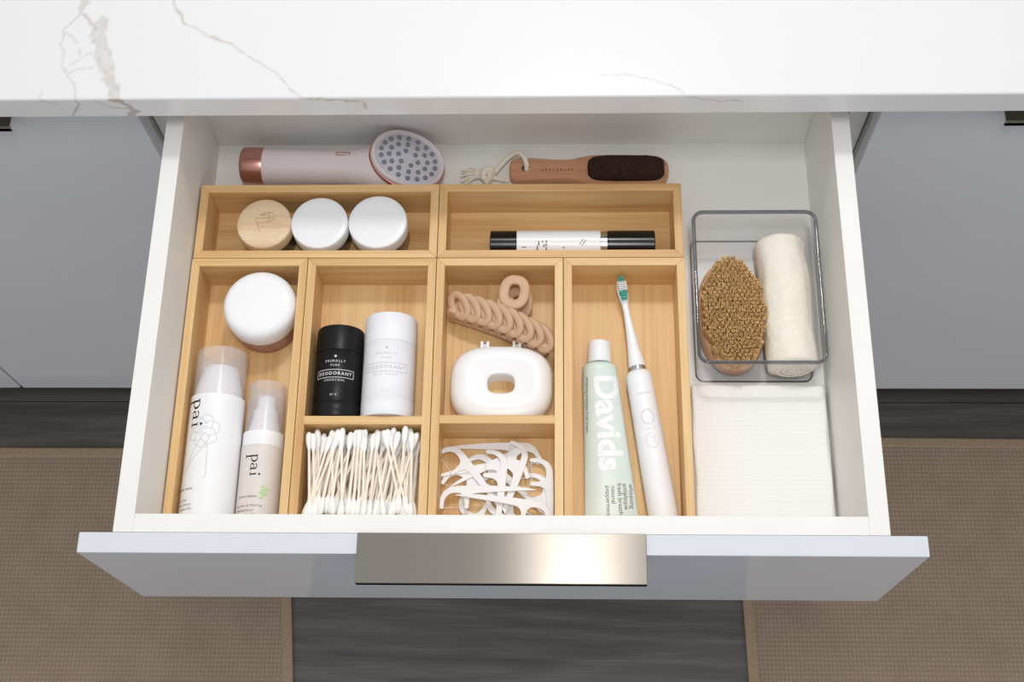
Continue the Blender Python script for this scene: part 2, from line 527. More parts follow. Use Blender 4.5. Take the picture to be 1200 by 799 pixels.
VF = [  # on the front edge: (x, z)
 ([(-31.3, 5.4), (-30.5, 5.03), (-30.0, 4.27), (-29.7, 3.62), (-30.4, 3.0)], 0.2, 0.3, 0.8),
 ([(-30.1, 4.17), (-30.6, 4.06), (-31.6, 4.29)], 0.08, 0.06, 0.7),
 ([(-33.9, 5.32), (-33.8, 4.85), (-35.2, 3.0)], 0.09, 0.09, 0.7),
 ([(-32.6, 5.05), (-31.6, 4.29)], 0.06, 0.06, 0.6),
 ([(-36.7, 5.35), (-35.7, 4.66)], 0.06, 0.05, 0.6),
 ([(-16.3, 5.4), (-14.6, 5.2), (-12.4, 4.9), (-11.4, 4.6), (-11.5, 3.8)], 0.06, 0.07, 0.8),
 ([(13.7, 5.3), (15.3, 4.74), (17.9, 4.5)], 0.05, 0.05, 0.7),
]
def vein_at(u, v, lines):
    s = 0.0
    du = 0.22 * noise.noise(Vector((u * 0.9, v * 0.9, 3))) + 0.12 * noise.noise(Vector((u * 3, v * 3, 9)))
    dv = 0.22 * noise.noise(Vector((u * 0.9, v * 0.9, 13))) + 0.12 * noise.noise(Vector((u * 3, v * 3, 19)))
    for pts, w0, w1, st in lines:
        n = len(pts) - 1
        for i in range(n):
            (ax, ay), (bx_, by) = pts[i], pts[i + 1]
            if u < min(ax, bx_) - 1.5 or u > max(ax, bx_) + 1.5 or v < min(ay, by) - 1.5 or v > max(ay, by) + 1.5: continue
            ex, ey = bx_ - ax, by - ay
            t = max(0, min(1, ((u + du - ax) * ex + (v + dv - ay) * ey) / (ex * ex + ey * ey)))
            d = math.hypot(u + du - ax - t * ex, v + dv - ay - t * ey)
            w = w0 + (w1 - w0) * (i + t) / n
            w *= 1 + 0.5 * noise.noise(Vector((u * 1.7, v * 1.7, 31)))
            e = max(0.0, min(1.0, (w + 0.07 - d) / 0.12))
            if w > 0.3: e *= 0.95 + 0.6 * noise.noise(Vector((u * 2.1, v * 2.1, 5)))
            s = max(s, e * st)
    return max(0.0, min(1.0, s))

def countertop():
    xs = [-150.0, -100.0, -60.0] + [-45 + 0.14 * i for i in range(int(66 / 0.14) + 1)] + [40, 100, 150]
    prof = [(33.0, 2.95 + 0.13 * i) for i in range(18)] + [(33.02, 5.30), (33.1, 5.385)] + [(33.2 + 0.14 * i, 5.4) for i in range(86)] + [(60, 5.4), (91, 5.4), (91, 2.95)]
    v = []; val = []; f = []
    for x in xs:
        for i, (y, z) in enumerate(prof):
            v.append((x * S, y * S, (z + FZ) * S))
            val.append(vein_at(x, z, VF) if i < 19 else (vein_at(x, y, VE) if y < 46 else 0.0))
    n = len(prof)
    for i in range(len(xs) - 1):
        for j in range(n):
            j2 = (j + 1) % n
            f.append((i * n + j, (i + 1) * n + j, (i + 1) * n + j2, i * n + j2))
    f.append(tuple(range(n))); f.append(tuple(reversed([(len(xs) - 1) * n + j for j in range(n)])))
    me = bpy.data.meshes.new('countertop'); me.from_pydata(v, [], f)
    a = me.attributes.new('vein', 'FLOAT', 'POINT'); a.data.foreach_set('value', val)
    me.materials.append(M['quartz'])
    o = bpy.data.objects.new('countertop', me); COL.objects.link(o)
    tag(o, 'white quartz countertop slab with beige grey veins running across the top', 'countertop')
countertop()

# ------------------------------------------------------------------ cabinets
DL, DR, TS = -28.477, 27.12, 1.45
def tab_handle(name, x0, x1, y0, y1, z, parent):
    g = box(x0, x1, y0, y1, z, z + 0.18)
    g.add(box(x0, x1, y0, y0 + 0.18, z - 0.55, z))
    return part(name, g, M['nickel'], parent, smooth=None, bevel=0.05)

def side_cabinet(label, x0, x1, door_handle):
    t = thing('base_cabinet', label, 'cabinet', ((x0 + x1) / 2, 62, -76))
    ox, oy, oz = (x0 + x1) / 2, 62, -76
    def L(g): return g.move(-ox, -oy, -oz)
    body = box(x0 + .1, x0 + 1.7, 36.9, 90, -65.7, 2.9)
    body.add(box(x1 - 1.7, x1 - .1, 36.9, 90, -65.7, 2.9)).add(box(x0 + 1.7, x1 - 1.7, 36.9, 90, -65.7, -64.1)).add(box(x0 + 1.7, x1 - 1.7, 88.5, 90, -64.1, 2.9)).add(box(x0 + 1.7, x1 - 1.7, 38.5, 50, 1.3, 2.9))
    part('carcass', L(body), M['carcass'], t, smooth=None)
    part('toe_kick', L(box(x0, x1, 42, 43.6, -76, -65.7)), M['toe'], t, smooth=None)
    d = part('door', L(box(x0 + .1, x1 - .1, 35.1, 36.7, -65.6, 0.0)), M['gloss'], t, smooth=None, bevel=0.08)
    tab_handle('handle', door_handle[0] - ox, door_handle[1] - ox, 33.75 - oy, 36.6 - oy, 0.02 - oz, d)

side_cabinet('closed white cabinet beside the bottle end of the open drawer', -65.9, -31.0, (-56.5, -41.4))
side_cabinet('closed white cabinet beside the towel end of the open drawer', 29.8, 64.7, (39.5, 54.6))
side_cabinet('white cabinet at the edge of view past a narrow door seam', -126, -66.1, (-104, -88))

side_cabinet('white cabinet at the far end of the counter past the towel end', 64.9, 125, (87, 103))

vc = thing('vanity_cabinet', 'white cabinet with its wide top drawer pulled fully open', 'cabinet', (0, 62, -76))
def LV(g): return g.move(0, -62, 76)
g = box(-30.85, -29.3, 36.9, 90, -65.7, 2.9).add(box(28.1, 29.65, 36.9, 90, -65.7, 2.9)).add(box(-29.3, 28.1, 36.9, 90, -65.7, -64.1)).add(box(-29.3, 28.1, 88.5, 90, -64.1, 2.9)).add(box(-29.3, 28.1, 40, 52, 1.5, 2.9))
part('carcass', LV(g), M['carcass'], vc, smooth=None)
part('toe_kick', LV(box(-30.9, 29.7, 42, 43.6, -76, -65.7)), M['toe'], vc, smooth=None)
lf = part('lower_drawer_front', LV(box(-30.85, 29.65, 35.1, 36.7, -65.6, -16.5)), M['gloss'], vc, smooth=None, bevel=0.08)
tab_handle('handle', -10.7, 9.86, 33.4 - 62, 36.6 - 62, -16.48 + 76, lf)
for s, nm in ((-29.3, 1), (28.1, -1)):
    part('drawer_runner', LV(box(s if nm > 0 else s - .5, s + .5 if nm > 0 else s, 37.2, 84, -7.4, -3.8)), M['silver'], vc, smooth=None)
# the open drawer
YB = 38.3
dw = part('drawer', LV(box(DL + TS, DR - TS, 1.37, YB, -11.4, -10.57)), M['laminate'], vc, smooth=None)
part('side_panel', LV(box(DL, DL + TS, 0, YB + 1.45, -12.4, 0)), M['laminate'], dw, smooth=None, bevel=0.04)
part('side_panel', LV(box(DR - TS, DR, 0, YB + 1.45, -12.4, 0)), M['laminate'], dw, smooth=None, bevel=0.04)
part('box_front', LV(box(DL + TS, DR - TS, 0, 1.37, -12.4, -0.01)), M['laminate'], dw, smooth=None, bevel=0.04)
part('back_panel', LV(box(DL + TS, DR - TS, YB, YB + 1.45, -12.4, -0.01)), M['laminate'], dw, smooth=None, bevel=0.04)
part('front_panel', LV(box(-30.9, 29.7, -1.51, -0.01, -16.11, 0)), M['gloss'], dw, smooth=None, bevel=0.07)
tab_handle('handle', -10.72, 9.88, -3.62 - 62, 0.0 - 62, 0.01 + 76, dw)

# ------------------------------------------------------------------ rugs
def rug(label, pts, seed):
    """pts: four corners (x, y), first is the inner far corner going round"""
    cx = sum(p[0] for p in pts) / 4; cy = sum(p[1] for p in pts) / 4
    t = thing('area_rug', label, 'rug', (cx, cy, -76), group='woven beige rugs on the floor')
    P = [(x - cx, y - cy) for x, y in pts]
    def inset(d):
        out = []
        for i in range(4):
            a, b, c = Vector(P[i - 1]), Vector(P[i]), Vector(P[(i + 1) % 4])
            e1 = (a - b).normalized(); e2 = (c - b).normalized()
            out.append(tuple(b + (e1 + e2) * d))
        return out
    part('woven_field', prism(inset(1.3), 0.02, 0.5), M['rug'], t, smooth=None)
    inn = inset(1.35)
    for i in range(4):
        a, b = P[i], P[(i + 1) % 4]; c, d = inn[(i + 1) % 4], inn[i]
        part('border_binding', prism([a, b, c, d], 0.02, 0.6), M['tan_rim'], t, smooth=None, bevel=0.18)
rug('beige woven rug on the floor beside the skincare bottle end', [(-32.6, 30.1), (-98, 30.1), (-101, -65), (-23.3, -65)], 1)
rug('beige woven rug on the floor beside the folded towel end', [(26.9, 32.0), (28.8, -65), (98, -65), (98, 31.4)], 2)

# ------------------------------------------------------------------ bamboo trays
DZ = -10.57   # drawer bottom
RIM = -6.07
TW = 0.69
def tray(label, x0, x1, y0, y1, divider=None):
    ox, oy = (x0 + x1) / 2, (y0 + y1) / 2
    t = thing('bamboo_tray', label, 'tray', (ox, oy, DZ), group='bamboo organiser trays in the drawer')
    H = RIM - DZ
    a0, a1, b0, b1 = x0 - ox, x1 - ox, y0 - oy, y1 - oy
    part('base_panel', box(a0 + TW, a1 - TW, b0 + TW, b1 - TW, 0.0, 0.6), M['bam_y'] if (y1 - y0) > (x1 - x0) else M['bam_x'], t, smooth=None)
    e = 0.012
    sides = [([(a0, b0), (a1, b0), (a1 - TW, b0 + TW), (a0 + TW, b0 + TW)], 'bam_x'),
             ([(a1, b1), (a0, b1), (a0 + TW, b1 - TW), (a1 - TW, b1 - TW)], 'bam_x'),
             ([(a0, b1), (a0, b0), (a0 + TW, b0 + TW), (a0 + TW, b1 - TW)], 'bam_y'),
             ([(a1, b0), (a1, b1), (a1 - TW, b1 - TW), (a1 - TW, b0 + TW)], 'bam_y')]
    for o, m in sides:
        cx = sum(p[0] for p in o) / 4; cy = sum(p[1] for p in o) / 4
        part('wall_panel', prism(o, 0, H), M[m], t, smooth=None, bevel=0.035, seg=2)
    if divider:
        part('divider', box(a0 + TW - .1, a1 - TW + .1, divider[0] - oy, divider[1] - oy, 0.6, H - 0.03), M['bam_x'], t, smooth=None, bevel=0.04)
    return t
tray('wide bamboo tray holding three small round jars', -26.83, -6.43, 24.83, 31.75)
tray('wide bamboo tray holding one black and white tube', -6.38, 14.04, 24.83, 31.75)
tray('long bamboo tray holding two pump bottles and a domed jar', -26.9, -17.18, 1.75, 24.78)
tray('divided bamboo tray holding deodorant tubes and cotton swabs', -17.13, -6.44, 1.75, 24.78, (10.23, 10.94))
tray('divided bamboo tray holding a claw clip and floss picks', -6.39, 4.06, 1.75, 24.78, (10.33, 11.04))
tray('long bamboo tray holding toothpaste and a toothbrush', 4.11, 14.1, 1.75, 24.78)
F = -9.96   # upper face of the tray floors

# ------------------------------------------------------------------ small jars
def small_jar(label, x, y, r, h, lidmat, lidh, name):
    t = thing(name, label, 'jar', (x, y, F), group='small round jars')
    part('jar_body', lathe([(r - .5, 0), (r - .18, 0.1), (r - .1, 0.35), (r - .1, h - lidh - .25), (r - .3, h - lidh - .1), (r - .3, h - lidh + .1)]), M['taupe_glass'], t)
    b = 0.14
    part('lid', lathe([(r - .15, h - lidh), (r, h - lidh + .06), (r, h - b), (r - .04, h - .05), (r - b, h), (r - .6, h)]), lidmat, t, smooth=50)
    return t
j = small_jar('small jar with a pale wooden lid branded with a thin emblem', -21.27, 28.30, 2.33, 3.45, M['pine'], 1.3, 'cosmetic_jar')
lines = [[(-.75, .25), (.1, .3), (.75, .35)], [(-.75, .25), (-.6, -.15), (-.35, -.9), (-.3, -1.05)], [(-.55, -.2), (.55, -.1)], [(-.45, .55), (.35, .85), (.7, .75), (.85, .4), (.7, .15), (.5, -.05)], [(-.4, -.6), (.05, -.55)], [(-.45, .55), (.2, .65)], [(.35, .85), (.42, .3), (.2, -.1)]]
g = G()
for l in lines: g.add(ribbon(l, 0.055))
print_part('branded_emblem', g.move(0, 0.2, 3.456), M['burn'], j)
small_jar('small white lidded jar in the middle of three beside the wooden lid', -16.55, 28.33, 2.42, 3.5, M['white'], 1.35, 'cosmetic_jar')
small_jar('small white lidded jar at the end of three farthest from the wooden lid', -11.58, 28.36, 2.49, 3.6, M['white'], 1.4, 'cosmetic_jar')

# big domed jar
t = thing('cream_jar', 'large glossy white domed jar with a dusty rose base', 'jar', (-20.93, 20.6, F))
part('jar_body', lathe([(2.2, 0), (2.7, .12), (2.9, .5), (2.97, 1.9), (2.97, 2.15), (2.7, 2.2)], 64), M['pink_body'], t, label='dusty rose jar base')
part('lid', lathe([(2.8, 2.2), (3.0, 2.24), (3.06, 2.45), (3.04, 3.4), (2.96, 3.8), (2.78, 4.1), (2.5, 4.28), (2.2, 4.34), (1.4, 4.37), (0.2, 4.38)], 64), M['white_gloss'], t, smooth=60)

# ------------------------------------------------------------------ serif logotype
def serif_pai():
    g = G()
    def ring(cx, cy, a, b, wx, wy, t0, t1, k=26):
        pts_o, pts_i = [], []
        for i in range(k + 1):
            t_ = t0 + (t1 - t0) * i / k
            pts_o.append((cx + a * math.cos(t_), cy + b * math.sin(t_), 0)); pts_i.append((cx + (a - wx) * math.cos(t_), cy + (b - wy) * math.sin(t_), 0))
        q = G(pts_o + pts_i, [(i, i + 1, k + 2 + i, k + 1 + i) for i in range(k)])
        return q
    def rect(x0, x1, y0, y1): return G([(x0, y0, 0), (x1, y0, 0), (x1, y1, 0), (x0, y1, 0)], [(0, 1, 2, 3)])
    # p
    g.add(rect(0, .12, -.55, .52)); g.add(rect(-.1, .24, -.55, -.5)); g.add(rect(-.1, .06, .48, .52))
    g.add(ring(.22, .26, .36, .28, .14, .05, -2.4, 2.4))
    # a
    g.add(rect(1.06, 1.18, .0, .36)); g.add(ring(.92, .34, .26, .2, .12, .05, 0, 2.7)); g.add(ring(.92, .14, .26, .16, .12, .04, .9, 5.6)); g.add(rect(1.1, 1.28, -.02, .04))
    # i
    g.add(rect(1.52, 1.64, 0, .5)); g.add(rect(1.44, 1.56, .46, .5)); g.add(rect(1.42, 1.74, -.02, .03)); g.add(ring(1.58, .76, .09, .09, .088, .088, 0, 6.28, 14))
    return g.move(-.8, -.05, 0)
def sideways(g):   # read downwards, tops of the letters towards +x
    return g.map(lambda u, v, z: (v, -u, 0))
def scaled(g, k): return g.map(lambda a, b, c: (a * k, b * k, c * k))

def pump_bottle(label, x, y_tip, y_base, R, rcap, cap_len, body_mat, collar, nozzle):
    t = thing('pump_bottle', label, 'bottle', (x, y_base, F), group='skincare pump bottles')
    Lb = y_tip - y_base - cap_len
    sh = R - rcap
    part('bottle_body', lay_y(lathe([(R - .35, 0), (R - .06, .12), (R, .4), (R, Lb - .02), (R - .06, Lb)], 56), R), body_mat, t, smooth=45)
    c0 = Lb
    if collar:
        part('collar', lay_y(lathe([(rcap + .06, c0), (rcap + .08, c0 + .1), (rcap + .08, c0 + collar), (rcap - .1, c0 + collar + .05)], 48), R), M['white'], t, smooth=45)
        c0 += collar
    part('pump_head', lay_y(lathe([(r, c0 + h) for r, h in nozzle], 40), R), M['white'], t, smooth=50)
    part('clear_cap', lay_y(lathe([(rcap, c0), (rcap - .02, c0 + .1), (rcap - .05, Lb + cap_len - .25), (rcap - .12, Lb + cap_len - .06), (rcap - .3, Lb + cap_len), (rcap - .45, Lb + cap_len),
        (rcap - .45, Lb + cap_len - .12), (rcap - .16, Lb + cap_len - .25), (rcap - .13, c0 + .1), (rcap - .12, c0)], 48), R), M['cap_clear'], t, smooth=45, label='clear plastic pump cap')
    return t, Lb

R = 2.17
t, Lb = pump_bottle('tall white pump bottle with a flower line drawing and clear cap', -23.93, 16.9, 2.55, R, 2.12, 4.15, M['white'], 0,
    [(1.95, 0), (1.95, .15), (1.85, .9), (1.6, 1.9), (1.45, 2.6), (1.3, 2.75), (.9, 2.85), (.6, 2.85)])
YB0 = 2.55
print_part('logotype', wrap_y(scaled(sideways(serif_pai()), 1.3), R, -1.55, 11.15 - YB0), M['ink'], t)
fl_lines = []
def petal(cx, cy, a, b, rot, t0, t1, k=14):
    o = []
    for i in range(k + 1):
        q = t0 + (t1 - t0) * i / k
        px, py = a * math.cos(q), b * math.sin(q)
        wob = 1 + 0.08 * math.sin(5 * q)
        o.append((cx + (px * math.cos(rot) - py * math.sin(rot)) * wob, cy + (px * math.sin(rot) + py * math.cos(rot)) * wob))
    return o
cxf, cyf = -0.35, 7.0
for a in range(6):
    ang = a * math.pi / 3 + .3
    fl_lines.append(petal(cxf + .55 * math.cos(ang), cyf + .6 * math.sin(ang), .75, .6, ang, -2.1, 2.1))
for rr_ in (.22, .42): fl_lines.append(petal(cxf, cyf, rr_, rr_ * .9, .4, 0, 5.2))
fl_lines += [spline([(cxf + .1, cyf - .9, 0), (cxf + .42, cyf - 1.3, 0), (cxf + .48, cyf - 2.4, 0), (cxf + .5, cyf - 3.6, 0), (cxf + .3, cyf - 3.9, 0)]),
             spline([(cxf - .2, cyf - .8, 0), (cxf - .7, cyf - 1.6, 0), (cxf - 1.4, cyf - 3.2, 0)]), spline([(cxf + .42, cyf - 1.2, 0), (cxf - .4, cyf - 1.9, 0), (cxf - 1.3, cyf - 3.2, 0)]),
             spline([(cxf - .5, cyf + .1, 0), (cxf - 1.2, cyf - .3, 0), (cxf - 1.5, cyf - .9, 0)])]
g = G()
for l in fl_lines: g.add(ribbon([(p[0], p[1]) for p in l], 0.05))
print_part('flower_drawing', wrap_y(g, R, 0, 0, 0.014), M['ink_line'], t)
g = text('middlemist seven', .34, align='RIGHT').move(-.75, 2.35)
for i, s_ in enumerate(('Camellia & Rose', 'Gentle Cream Cleanser', 'Sensitive Skin')):
    g.add(text(s_, .25, align='RIGHT').move((-1.25, -.75, -.65)[i], 1.45 - .36 * i))
print_part('small_print', wrap_y(g, R), M['ink_soft'], t)

R = 1.7
t, Lb = pump_bottle('shorter beige pump bottle with a small green flower and clear cap', -20.05, 14.3, 2.55, R, 1.58, 5.5, M['beige'], 1.15,
    [(1.3, 0), (1.3, .2), (1.05, 1.3), (1.0, 2.0), (.8, 2.1), (.78, 3.1), (.7, 3.2), (.4, 3.25)])
print_part('logotype', wrap_y(scaled(sideways(serif_pai()), .98), R, -.42, 7.05 - YB0), M['ink'], t)
g = text('instant kalmer', .3, align='LEFT').move(-1.45, 1.95)
for i, s_ in enumerate(('Sea Aster & Wild Oat', 'Soothing Serum', 'Sensitive Skin 30ml')):
    g.add(text(s_, .26, align='LEFT').move(-1.6, 1.2 - .36 * i))
print_part('small_print', wrap_y(g, R), M['ink_soft'], t)
g = G()
for a in range(9):
    q = a * 2.4; rr_ = .08 + .035 * a
    pp = sup(.17, .12, 2, 12)
    g.add(G([(.72 + rr_ * math.cos(q) + x, 2.3 + rr_ * 1.6 * math.sin(q) + y, 0) for x, y in pp], [tuple(range(12))]))
print_part('flower_print', wrap_y(g, R, 0, 0, .009), M['ink_green'], t, 'small green flower print')

# ------------------------------------------------------------------ deodorant tubes
def deodorant(label, x, R, y0, L, m, ink, fourth, tilt=0.0):
    t = thing('deodorant_tube', label, 'deodorant', (x, y0, F), tilt, group='deodorant tubes in the divided tray')
    def cyl(a, b, r, ra=.02, rb=.02): return lay_y(lathe([(r - ra, a), (r, a + ra), (r, b - rb), (r - rb, b)], 56), R)
    c0, c1 = L * .16, L * .72
    part('base_ring', cyl(0, c0 - .002, R), m, t, smooth=45)
    part('tube_body', cyl(c0 + .002, c1 - .002, R - .01), m, t, smooth=45)
    part('cap', lay_y(lathe([(R - .05, c1 + .002), (R, c1 + .03), (R, L - .14), (R - .05, L - .04), (R - .16, L), (.5, L)], 56), R), m, t, smooth=45)
    k = R / 1.95
    g = text('PRIMALLY', .3 * k, spacing=1.35).move(0, 4.62 * k)
    g.add(text('PURE', .26 * k, spacing=1.35).move(0, 4.26 * k))
    g.add(text('DEODORANT', .38 * k, bold=.006, spacing=1.32).move(0, 3.55 * k))
    g.add(text(fourth, .27 * k, spacing=1.3).move(0, 2.98 * k))
    g.add(text('57 G', .24 * k, spacing=1.2).move(0, 1.72 * k))
    w, h, yc = 1.62 * k, .33 * k, 3.55 * k
    n_ = 24
    for s_ in (-1, 1): g.add(ribbon([(-w + 2 * w * i / n_, yc + s_ * h) for i in range(n_ + 1)], .045))
    for s_ in (-1, 1): g.add(ribbon([(s_ * w, yc - h), (s_ * w, yc + h)], .045))
    pp = [(.14 * k * math.cos(a * math.pi / 5) * (1 if a % 2 == 0 else .5), 5.05 * k + .14 * k * math.sin(a * math.pi / 5) * (1 if a % 2 == 0 else .5), 0) for a in range(10)]
    g.add(G(pp, [tuple(range(10))]))
    print_part('label_print', wrap_y(g, R, 0, .02), ink, t)
deodorant('black deodorant tube with white print lying in the divided tray', -14.3, 1.93, 11.02, 7.85, M['black_paper'], M['ink_white'], 'CHARCOAL')
deodorant('white deodorant tube with faint silver print lying in the divided tray', -10.12, 2.15, 11.02, 8.8, M['white_paper'], M['ink_faint'], 'BLUE TANSY')

# ------------------------------------------------------------------ cotton swabs
me_stick = mesh_of('stick', lathe([(.11, -3.0), (.11, 3.0)], 8).rot(-math.pi / 2, 'X'), M['stick'], 40)
me_tip = mesh_of('cotton_tip', lathe([(.11, -.8), (.21, -.45), (.27, .05), (.25, .4), (.15, .62), (.04, .68)], 10).rot(-math.pi / 2, 'X'), M['cotton'], 60)
def swab(x, y, z, rz, tilt):
    t = thing('cotton_swab', 'thin double ended cotton swab heaped in the bamboo compartment', 'cotton swab', (x, y, z), group='cotton swabs in the divided tray', rot=(tilt, 0, rz))
    put('stick', me_stick, t)
    put('cotton_tip', me_tip, t, (0, 2.85, 0))
    put('cotton_tip', me_tip, t, (0, -2.85, 0), (0, 0, math.pi))
X0, X1 = -16.35, -7.2
rs = random.Random(5)
for layer in range(8):
    n_ = 23
    z = F + .28 + layer * .46
    for i in range(n_):
        x = X0 + .35 + (X1 - X0 - .7) * (i + rs.uniform(.2, .8)) / n_
        rz = rs.gauss(0, .05 + .014 * layer) - .03
        if layer >= 4 and rs.random() < .35: rz += rs.choice((-1, -1, 1)) * rs.uniform(.1, .3)
        span = 3.6 * abs(math.sin(rz)) + .26
        x = max(X0 + span, min(X1 - span, x))
        swab(x, 6.35 + rs.uniform(-.35, .35), z + rs.uniform(-.1, .12), rz, rs.gauss(0, .06 if layer > 4 else .02))

# ------------------------------------------------------------------ claw clip
ang = math.atan2(17.55 - 20.95, 3.0 + 5.2)
t = thing('claw_clip', 'matte tan chain shaped hair claw clip in the divided tray', 'hair clip', (-1.05, 19.8, F), ang)
link = sweep_flat(sup(1.04, .6, 2.2, 28), .66, .56, 12, 2.5)
me_link = mesh_of('chain_link', link, M['clip'], 60)
NL = 9
for i in range(NL):
    q = (i - (NL - 1) / 2)
    put('chain_link', me_link, t, (q * .94, .14 - .012 * q * q, 2.5 - .02 * q * q), (.50, .10, -.68))
lo = sweep_flat([(-4.4 + .3 * i, -.62 - .012 * (-4.4 + .3 * i) ** 2) for i in range(30)], .55, .5, 10, 2.6, closed=False, z=.85)
part('lower_jaw', lo, M['clip'], t, smooth=60)
for i in range(9):
    q = (i - 4) * 1.02
    w_ = .34
    yo = -.012 * q * q
    tg = loft([[(q - w_, y - .2 + yo, z), (q + w_, y - .2 + yo, z), (q + w_, y + .2 + yo, z), (q - w_, y + .2 + yo, z)] for y, z in ((-.45, 2.3), (-.66, 1.8), (-.7, 1.2), (-.55, .5), (-.2, .12))])
    part('tooth', tg, M['clip'], t, smooth=50, bevel=.08)
# grip loops stand off the back edge; laid in a frame turned back towards the tray
gl = G()
lp = sup(.86, 1.12, 2.4, 36)
top = sweep_flat(lp, .86, .5, 12, 3.4)
part('grip_loop', top.rot(-ang - .12).move(.1, 2.6, 2.75), M['clip'], t, smooth=60)
bot = sweep_flat(lp, .86, .45, 12, 3.4)
part('grip_loop', bot.rot(-ang - .12).move(.45, 2.35, 1.2), M['clip'], t, smooth=60)
part('hinge_bar', tube([(-.9, 1.6, 1.7), (1.1, 1.6, 1.7)], .3, 12), M['clip'], t)
part('grip_neck', loft([[(.95 * sx + .0, y, z) for sx, z in ((-1, z0), (1, z0), (1, z0 + .4), (-1, z0 + .4))] for y, z0 in ((.3, 2.2), (1.2, 2.3), (2.0, 2.5))]), M['clip'], t, bevel=.12)

# ------------------------------------------------------------------ floss dispenser case
t = thing('floss_case', 'white rounded ring shaped case with an oval hole and hinge tabs', 'case', (-1.0, 14.6, F))
def rg(a, b, n_, z, cy=0): return [(x, y, z * .70) for x, y in sup(a, b * 1.03, n_, 72, 0, cy)]
rings = [rg(1.1, .8, 3, 0, -.12), rg(1.1, .8, 3, 1.2, -.12), rg(1.1, .8, 3, 2.3, -.12), rg(1.13, .83, 3, 2.48, -.12), rg(1.24, .94, 3, 2.56, -.12), rg(1.5, 1.15, 3, 2.6, -.1), rg(2.1, 1.55, 3, 2.64, 0), rg(2.55, 1.85, 3, 2.76, 0), rg(3.1, 2.3, 2.9, 2.78, 0),
         rg(3.6, 2.72, 2.9, 2.66, 0), rg(3.95, 3.02, 2.9, 2.36, 0), rg(4.15, 3.2, 2.9, 1.9, 0), rg(4.22, 3.27, 2.9, 1.45, 0), rg(4.18, 3.23, 2.9, 1.41, 0), rg(4.22, 3.27, 2.9, 1.37, 0), rg(4.1, 3.12, 2.9, .6, 0), rg(3.75, 2.75, 2.8, .12, 0), rg(3.4, 2.45, 2.8, 0, 0)]
part('case_shell', loft(rings, loop=True), M['white'], t, smooth=60)
for hx in (-1.4, 1.25):
    hg = box(hx - .36, hx - .14, 2.85, 3.75, .7, 1.4).add(box(hx + .14, hx + .36, 2.85, 3.75, .7, 1.4))
    part('hinge_tab', hg, M['white'], t, smooth=None, bevel=.05)
    part('hinge_pin', tube([(hx - .2, 3.45, 1.05), (hx + .2, 3.45, 1.05)], .15, 10), M['ink_pale'], t)

# ------------------------------------------------------------------ floss picks
def pick_outline():
    """handle runs along -y from the head at the origin; the two arms reach to -x"""
    L_ = 6.9
    right = [(0.0, -L_), (.24, -L_ + 1.4), (.38, -3.2), (.40, -1.6), (.38, -.45), (.22, .16), (-.2, .6), (-.75, .8), (-1.42, .8)]
    tip1 = [(-1.5, .62), (-1.42, .5)]
    inner1 = [(-.8, .44), (-.42, .22), (-.2, -.15), (-.2, -.75), (-.42, -1.02), (-.8, -1.14), (-1.42, -1.16)]
    tip2 = [(-1.5, -1.32), (-1.42, -1.5)]
    left = [(-.7, -1.55), (-.3, -1.85), (-.2, -2.6), (-.15, -3.6), (-.1, -5.0), (-.06, -L_)]
    def sm(p): return [(a, b) for a, b, c in spline([(x, y, 0) for x, y in p], 4)]
    return sm(right) + tip1 + sm(inner1) + tip2 + sm(left)
po = pick_outline()
me_pick = mesh_of('handle_and_fork', prism(po, -.1, .1), M['white'], 30)
me_thread = mesh_of('floss_thread', tube([(-1.36, .6, 0), (-1.36, -1.34, 0)], .03, 6), M['mineral'], 60)
def pick(label, cx, cy, hx, hy, z, flip=False, tilt=0.0):
    """(cx, cy): head end of the handle, (hx, hy): a point along the handle"""
    rz = math.atan2(hy - cy, hx - cx) + math.pi / 2
    t = thing('floss_pick', label, 'floss pick', (cx, cy, z), group='white floss picks in the divided tray', rot=(tilt, math.pi if flip else 0, rz) if not flip else (0, 0, 0))
    if flip:
        t.rotation_mode = 'XYZ'
        t.rotation_euler = (Matrix.Rotation(rz, 3, 'Z') @ Matrix.Rotation(math.pi, 3, 'Y') @ Matrix.Rotation(tilt, 3, 'X')).to_euler()
    h = put('handle_and_fork', me_pick, t)
    b = h.modifiers.new('bevel', 'BEVEL'); b.width = .04 * S; b.segments = 2; b.limit_method = 'ANGLE'; b.angle_limit = math.radians(50)
    put('floss_thread', me_thread, t)
Z0 = F + .12
pick('white floss pick lying flat along the tray divider', 1.35, 9.55, -3.9, 9.47, Z0 + .05, True)
pick('white floss pick in the corner with its fork toward the divider', -4.55, 9.05, -1.2, 4.6, Z0 + .55)
pick('white floss pick with a slanted handle under the corner pick', -4.35, 7.3, .6, 4.4, Z0 + .3)
pick('white floss pick lying across the middle of the heap', -4.95, 5.65, .11, 5.75, Z0 + .8, False)
pick('white floss pick rising diagonally toward the far corner', 1.0, 9.3, -3.4, 6.9, Z0 + .33, True, .03)
pick('white floss pick standing along the tray wall', 2.85, 7.75, 2.95, 3.6, Z0 + .3)
pick('white floss pick with its fork pointing into the bare wood patch', 2.55, 6.6, 2.8, 3.2, Z0 + .05)
pick('white floss pick with its handle reaching over the heap front', 2.35, 4.35, -4.0, 5.2, Z0 + 1.05, True)
pick('white floss pick with its fork in the front corner of the tray', -3.85, 4.2, -1.0, 2.6, Z0 + .1, True)
pick('white floss pick with a steep handle near the heap centre', -.75, 8.2, -1.0, 5.4, Z0 + .7)
pick('white floss pick leaning beside the bare wood patch', .95, 8.7, -.7, 4.2, Z0 + .55)
pick('white floss pick lying across the far part of the heap', .3, 8.1, -4.6, 7.2, Z0 + .45, True)
pick('white floss pick slanting beneath the steep handle', -2.4, 8.6, 1.4, 5.0, Z0 + .15)
